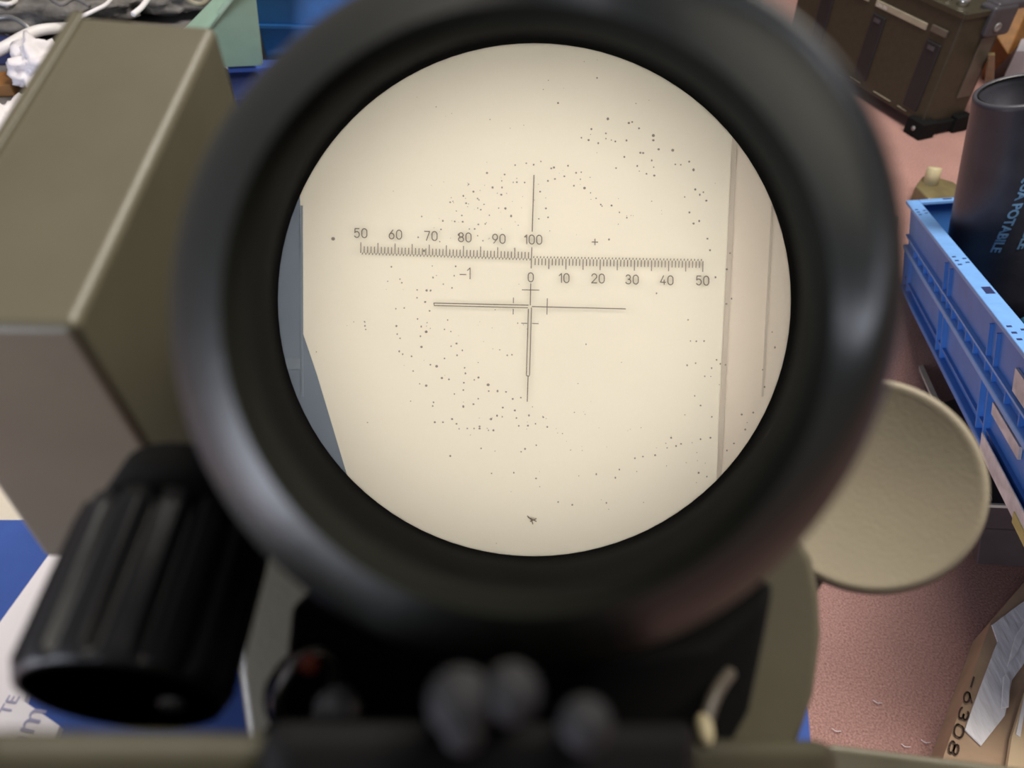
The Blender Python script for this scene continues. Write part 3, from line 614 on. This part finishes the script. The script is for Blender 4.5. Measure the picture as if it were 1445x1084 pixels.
obj('plate_lettering', [o0 - fR.x*v.x + fR.z*v.y for v in tv], tf, 'white', rd)
boxes('name_plate', [fbox(fR,.275,.35,-.003,.001,RH-.056,RH-.042)], 'plate', rd)
boxes('latch', [fbox(fR,.025,.070,-.005,.001,RH-.054,RH-.040)], 'radio_strip', rd, bevel=.001)
boxes('side_strip', [fbox(fR,-.003,.001,RW-.050,RW-.012,.055,RH-.055)], 'radio_strip', rd, bevel=.001)
for u0,u1 in ((.055,.085),(.11,.17),(.22,.26)): boxes('bottom_glint', [fbox(fR,u0,u1,-.002,.001,.012,.0135)], 'plate', rd)  # pale strips paint the highlight along the radio's bottom front edge
fo = []
for (u,v) in ((-.020,-.016),(RL-.03,-.016),(-.02,RW-.04),(RL-.03,RW-.04)):
    f_ = boxes('foot', [fbox(fR,u,u+.052,v,v+.045,-.025,.014)], 'black_matt', rd, bevel=.003)
    if u < 0 and v < 0:
        lathe('foot_screw', fR(u+.024,v-.001,-.004), -fR.y, [(0,.0055),(.002,.005),(.0025,0)], 'grey_metal', f_, n=16)
boxes('foot_bar', [fbox(fR,-.012,.012,.03,RW,-.020,.006)], 'black_matt', rd, bevel=.003)
# handle with bracket
hb = boxes('handle_bracket', [fbox(fR,-.014,.030,RW-.060,RW+.010,RH-.052,RH+.012)], 'handle', rd, bevel=.008)
lathe('bracket_screw', fR(-.014,RW-.035,RH-.030), -fR.x, [(0,.0095),(.003,.009),(.0035,.006),(.0025,.005),(.0025,0)], 'grey_metal', hb, n=20)
boxes('carry_handle', [fbox(fR,-.010,.030,RW-.05,RW+.34,RH-.002,RH+.018)], 'handle', rd, bevel=.007)
boxes('handle_grip', [fbox(fR,-.030,-.006,RW+.06,RW+.22,RH-.030,RH+.004)], 'black_matt', rd, bevel=.008)
# connectors on the top panel
for (u,v,r,h,mm) in ((.055,.045,.013,.020,'chrome'),(.085,.075,.011,.018,'chrome'),(.105,.03,.009,.02,'tan'),(.14,.115,.018,.012,'tan'),(.17,.04,.012,.02,'grey_metal'),(.09,.04,.008,.015,'chrome')):
    lathe('connector', fR(u,v,RH), (0,0,1), [(0,r),(h*.6,r),(h*.7,r*.8),(h,r*.8),(h,r*.45),(h*.6,r*.4),(h*.6,0)], mm, rd, n=20)
boxes('rating_label', [fbox(fR,.115,.165,.055,.09,RH,RH+.003)], 'white', rd, label='white label on top panel')
for u in (.22,.27,.33,.40): boxes('switch', [fbox(fR,u,u+.02,.04,.06,RH,RH+.012)], 'plate', rd, bevel=.002)
# ---------------- things behind radio, right
tag(hexa('brown_case', [P(1385,120,2.02),P(1424,78,1.90),P(1480,20,1.9),P(1450,-90,2.02),P(1388,24,1.9),P(1422,78,1.86),P(1470,-30,1.86),P(1440,-110,1.9)], 'orange', bevel=.004), 'orange brown leather case behind the radio handle', 'case')
gp = prism('grey_cabinet', [PZ(1408,128,.02),PZ(1560,128,.02),PZ(1560,-200,.02),PZ(1470,-20,.02)], Vector((0,0,.10)), 'greypanel', bevel=.003)
tag(gp, 'light grey metal cabinet corner behind the water canister', 'cabinet')
st = tag(hexa('olive_strut', [PZ(1388,140,.01),PZ(1402,140,.01),PZ(1402,128,.01),PZ(1388,128,.01),P(1394,78,1.62),P(1404,78,1.62),P(1404,74,1.66),P(1394,74,1.66)], 'brass', bevel=.002), 'slim olive strut standing between radio and canister', 'strut')
# ---------------- hex fitting with tan stem on carpet
ft = thing('hex_fitting', 'olive hexagonal fitting with a tan stem lying on the carpet', 'fitting', PZ(1325,275,0))
fv = [(1292,262),(1302,248),(1312,246),(1345,256),(1362,266),(1350,282),(1310,280)]
prism('hex_body', [PZ(x,y,.035) for x,y in fv], Vector((0,0,-.035)), 'brass', ft, bevel=.004)
lathe('stem', PZ(1312,262,.030), dirW((.06,.90,.42)), [(0,.0145),(.034,.0145),(.037,.012),(.037,0)], 'tan', ft, n=28)
# green block by the ring at the right
tag(slab('olive_block', [(1215,272),(1258,281),(1246,312),(1205,300)], .04, .04, 'olive_dark', bevel=.003), 'dark olive block on the carpet left of the blue crate', 'block')
tag(slab('olive_tin', [(1215,302),(1268,304),(1262,350),(1215,380)], .05, .05, 'olive', bevel=.004), 'grey olive tin against the far corner of the crate', 'tin')
# loose threads on the carpet
for i,(x,y) in enumerate(((1278,1052),(1306,1046),(1238,990),(1180,1030))):
    tag(tube('thread', [PZ(x-6,y-2,.002),PZ(x,y+2,.003),PZ(x+7,y+2,.002)], .0004, 'paper', n=6), ('pale loose thread lying beside the printed digits of the carton','lowest pale loose thread on the carpet above the olive arm','topmost pale loose thread on the carpet below the round cap','pale loose thread on the carpet nearest the lower housing')[(1,0,2,3)[i]], 'thread', 'loose threads on the carpet')
# thin strip of cable on the carpet behind the radio
tag(tube('floor_cord', [PZ(1040,-30,.006),PZ(1085,16,.006),PZ(1118,38,.006),PZ(1160,60,.006)], .004, 'pink'), 'thin pale cord on the carpet left of the radio', 'cord')
# ================================================================== cardboard box
CZ = .05
cx_ = thing('cardboard_carton', 'brown cardboard carton with clear tape and printed digits at lower right', 'carton', PZ(1430,1000,0))
ctop = [(1398,878),(1332,1066),(1300,1200),(1440,1260),(1560,900),(1490,770)]
slab('carton_body', ctop, CZ, .048, 'card', cx_)
tp = slab('clear_tape', [(1400,882),(1408,905),(1372,1000),(1362,1030),(1385,1052),(1418,1010),(1428,960),(1500,860),(1500,812),(1440,852)], CZ+.003, .002, 'film', cx_, label='wrinkled clear packing tape')
# wrinkled tape folds
for pts in ([(1416,955),(1413,1000),(1424,998),(1426,960),(1420,950)], [(1422,940),(1432,900),(1450,870),(1455,880),(1436,920)]):
    slab('tape_fold', pts, CZ+.006, .002, 'film', tp, bevel=.0008)
slab('carton_flap', [(1428,1040),(1419,1100),(1440,1200),(1560,1200),(1560,930),(1448,975)], CZ+.010, .006, 'card_l', cx_, label='pale cardboard flap')
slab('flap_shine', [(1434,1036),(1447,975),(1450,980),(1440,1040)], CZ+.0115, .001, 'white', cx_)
# printed digits read downwards along the left edge
def digits(s, x, y, x2, y2, hpx):
    o0 = PZ(x,y,CZ+.0022); e = PZ(x2,y2,CZ+.0022)-o0; ux = e.normalized(); uy = Vector((0,0,1)).cross(ux)
    if uy.x < 0: uy = -uy
    hgt = (PZ(x+hpx,y,CZ)-PZ(x,y,CZ)).length; adv = e.length/len(s); V=[]; F=[]
    for i,g in enumerate(s):
        for line in G[g]:
            pts = [o0+ux*(adv*(i+.12)+p[0]*adv*.66)+uy*(hgt*(1-p[1]/1.5)) for p in line]
            for j in range(len(pts)-1):
                t = (pts[j+1]-pts[j])
                if t.length < 1e-7: continue
                t.normalize(); nn = Vector((0,0,1)).cross(t)*.0009; n=len(V)
                V += [pts[j]+nn-t*.0004,pts[j+1]+nn+t*.0004,pts[j+1]-nn+t*.0004,pts[j]-nn-t*.0004]; F.append((n,n+1,n+2,n+3))
    obj('printed_digits', V, F, 'ink_card', cx_)
digits('-6308', 1370, 950, 1336, 1066, 11)
print('objects', len(bpy.data.objects))
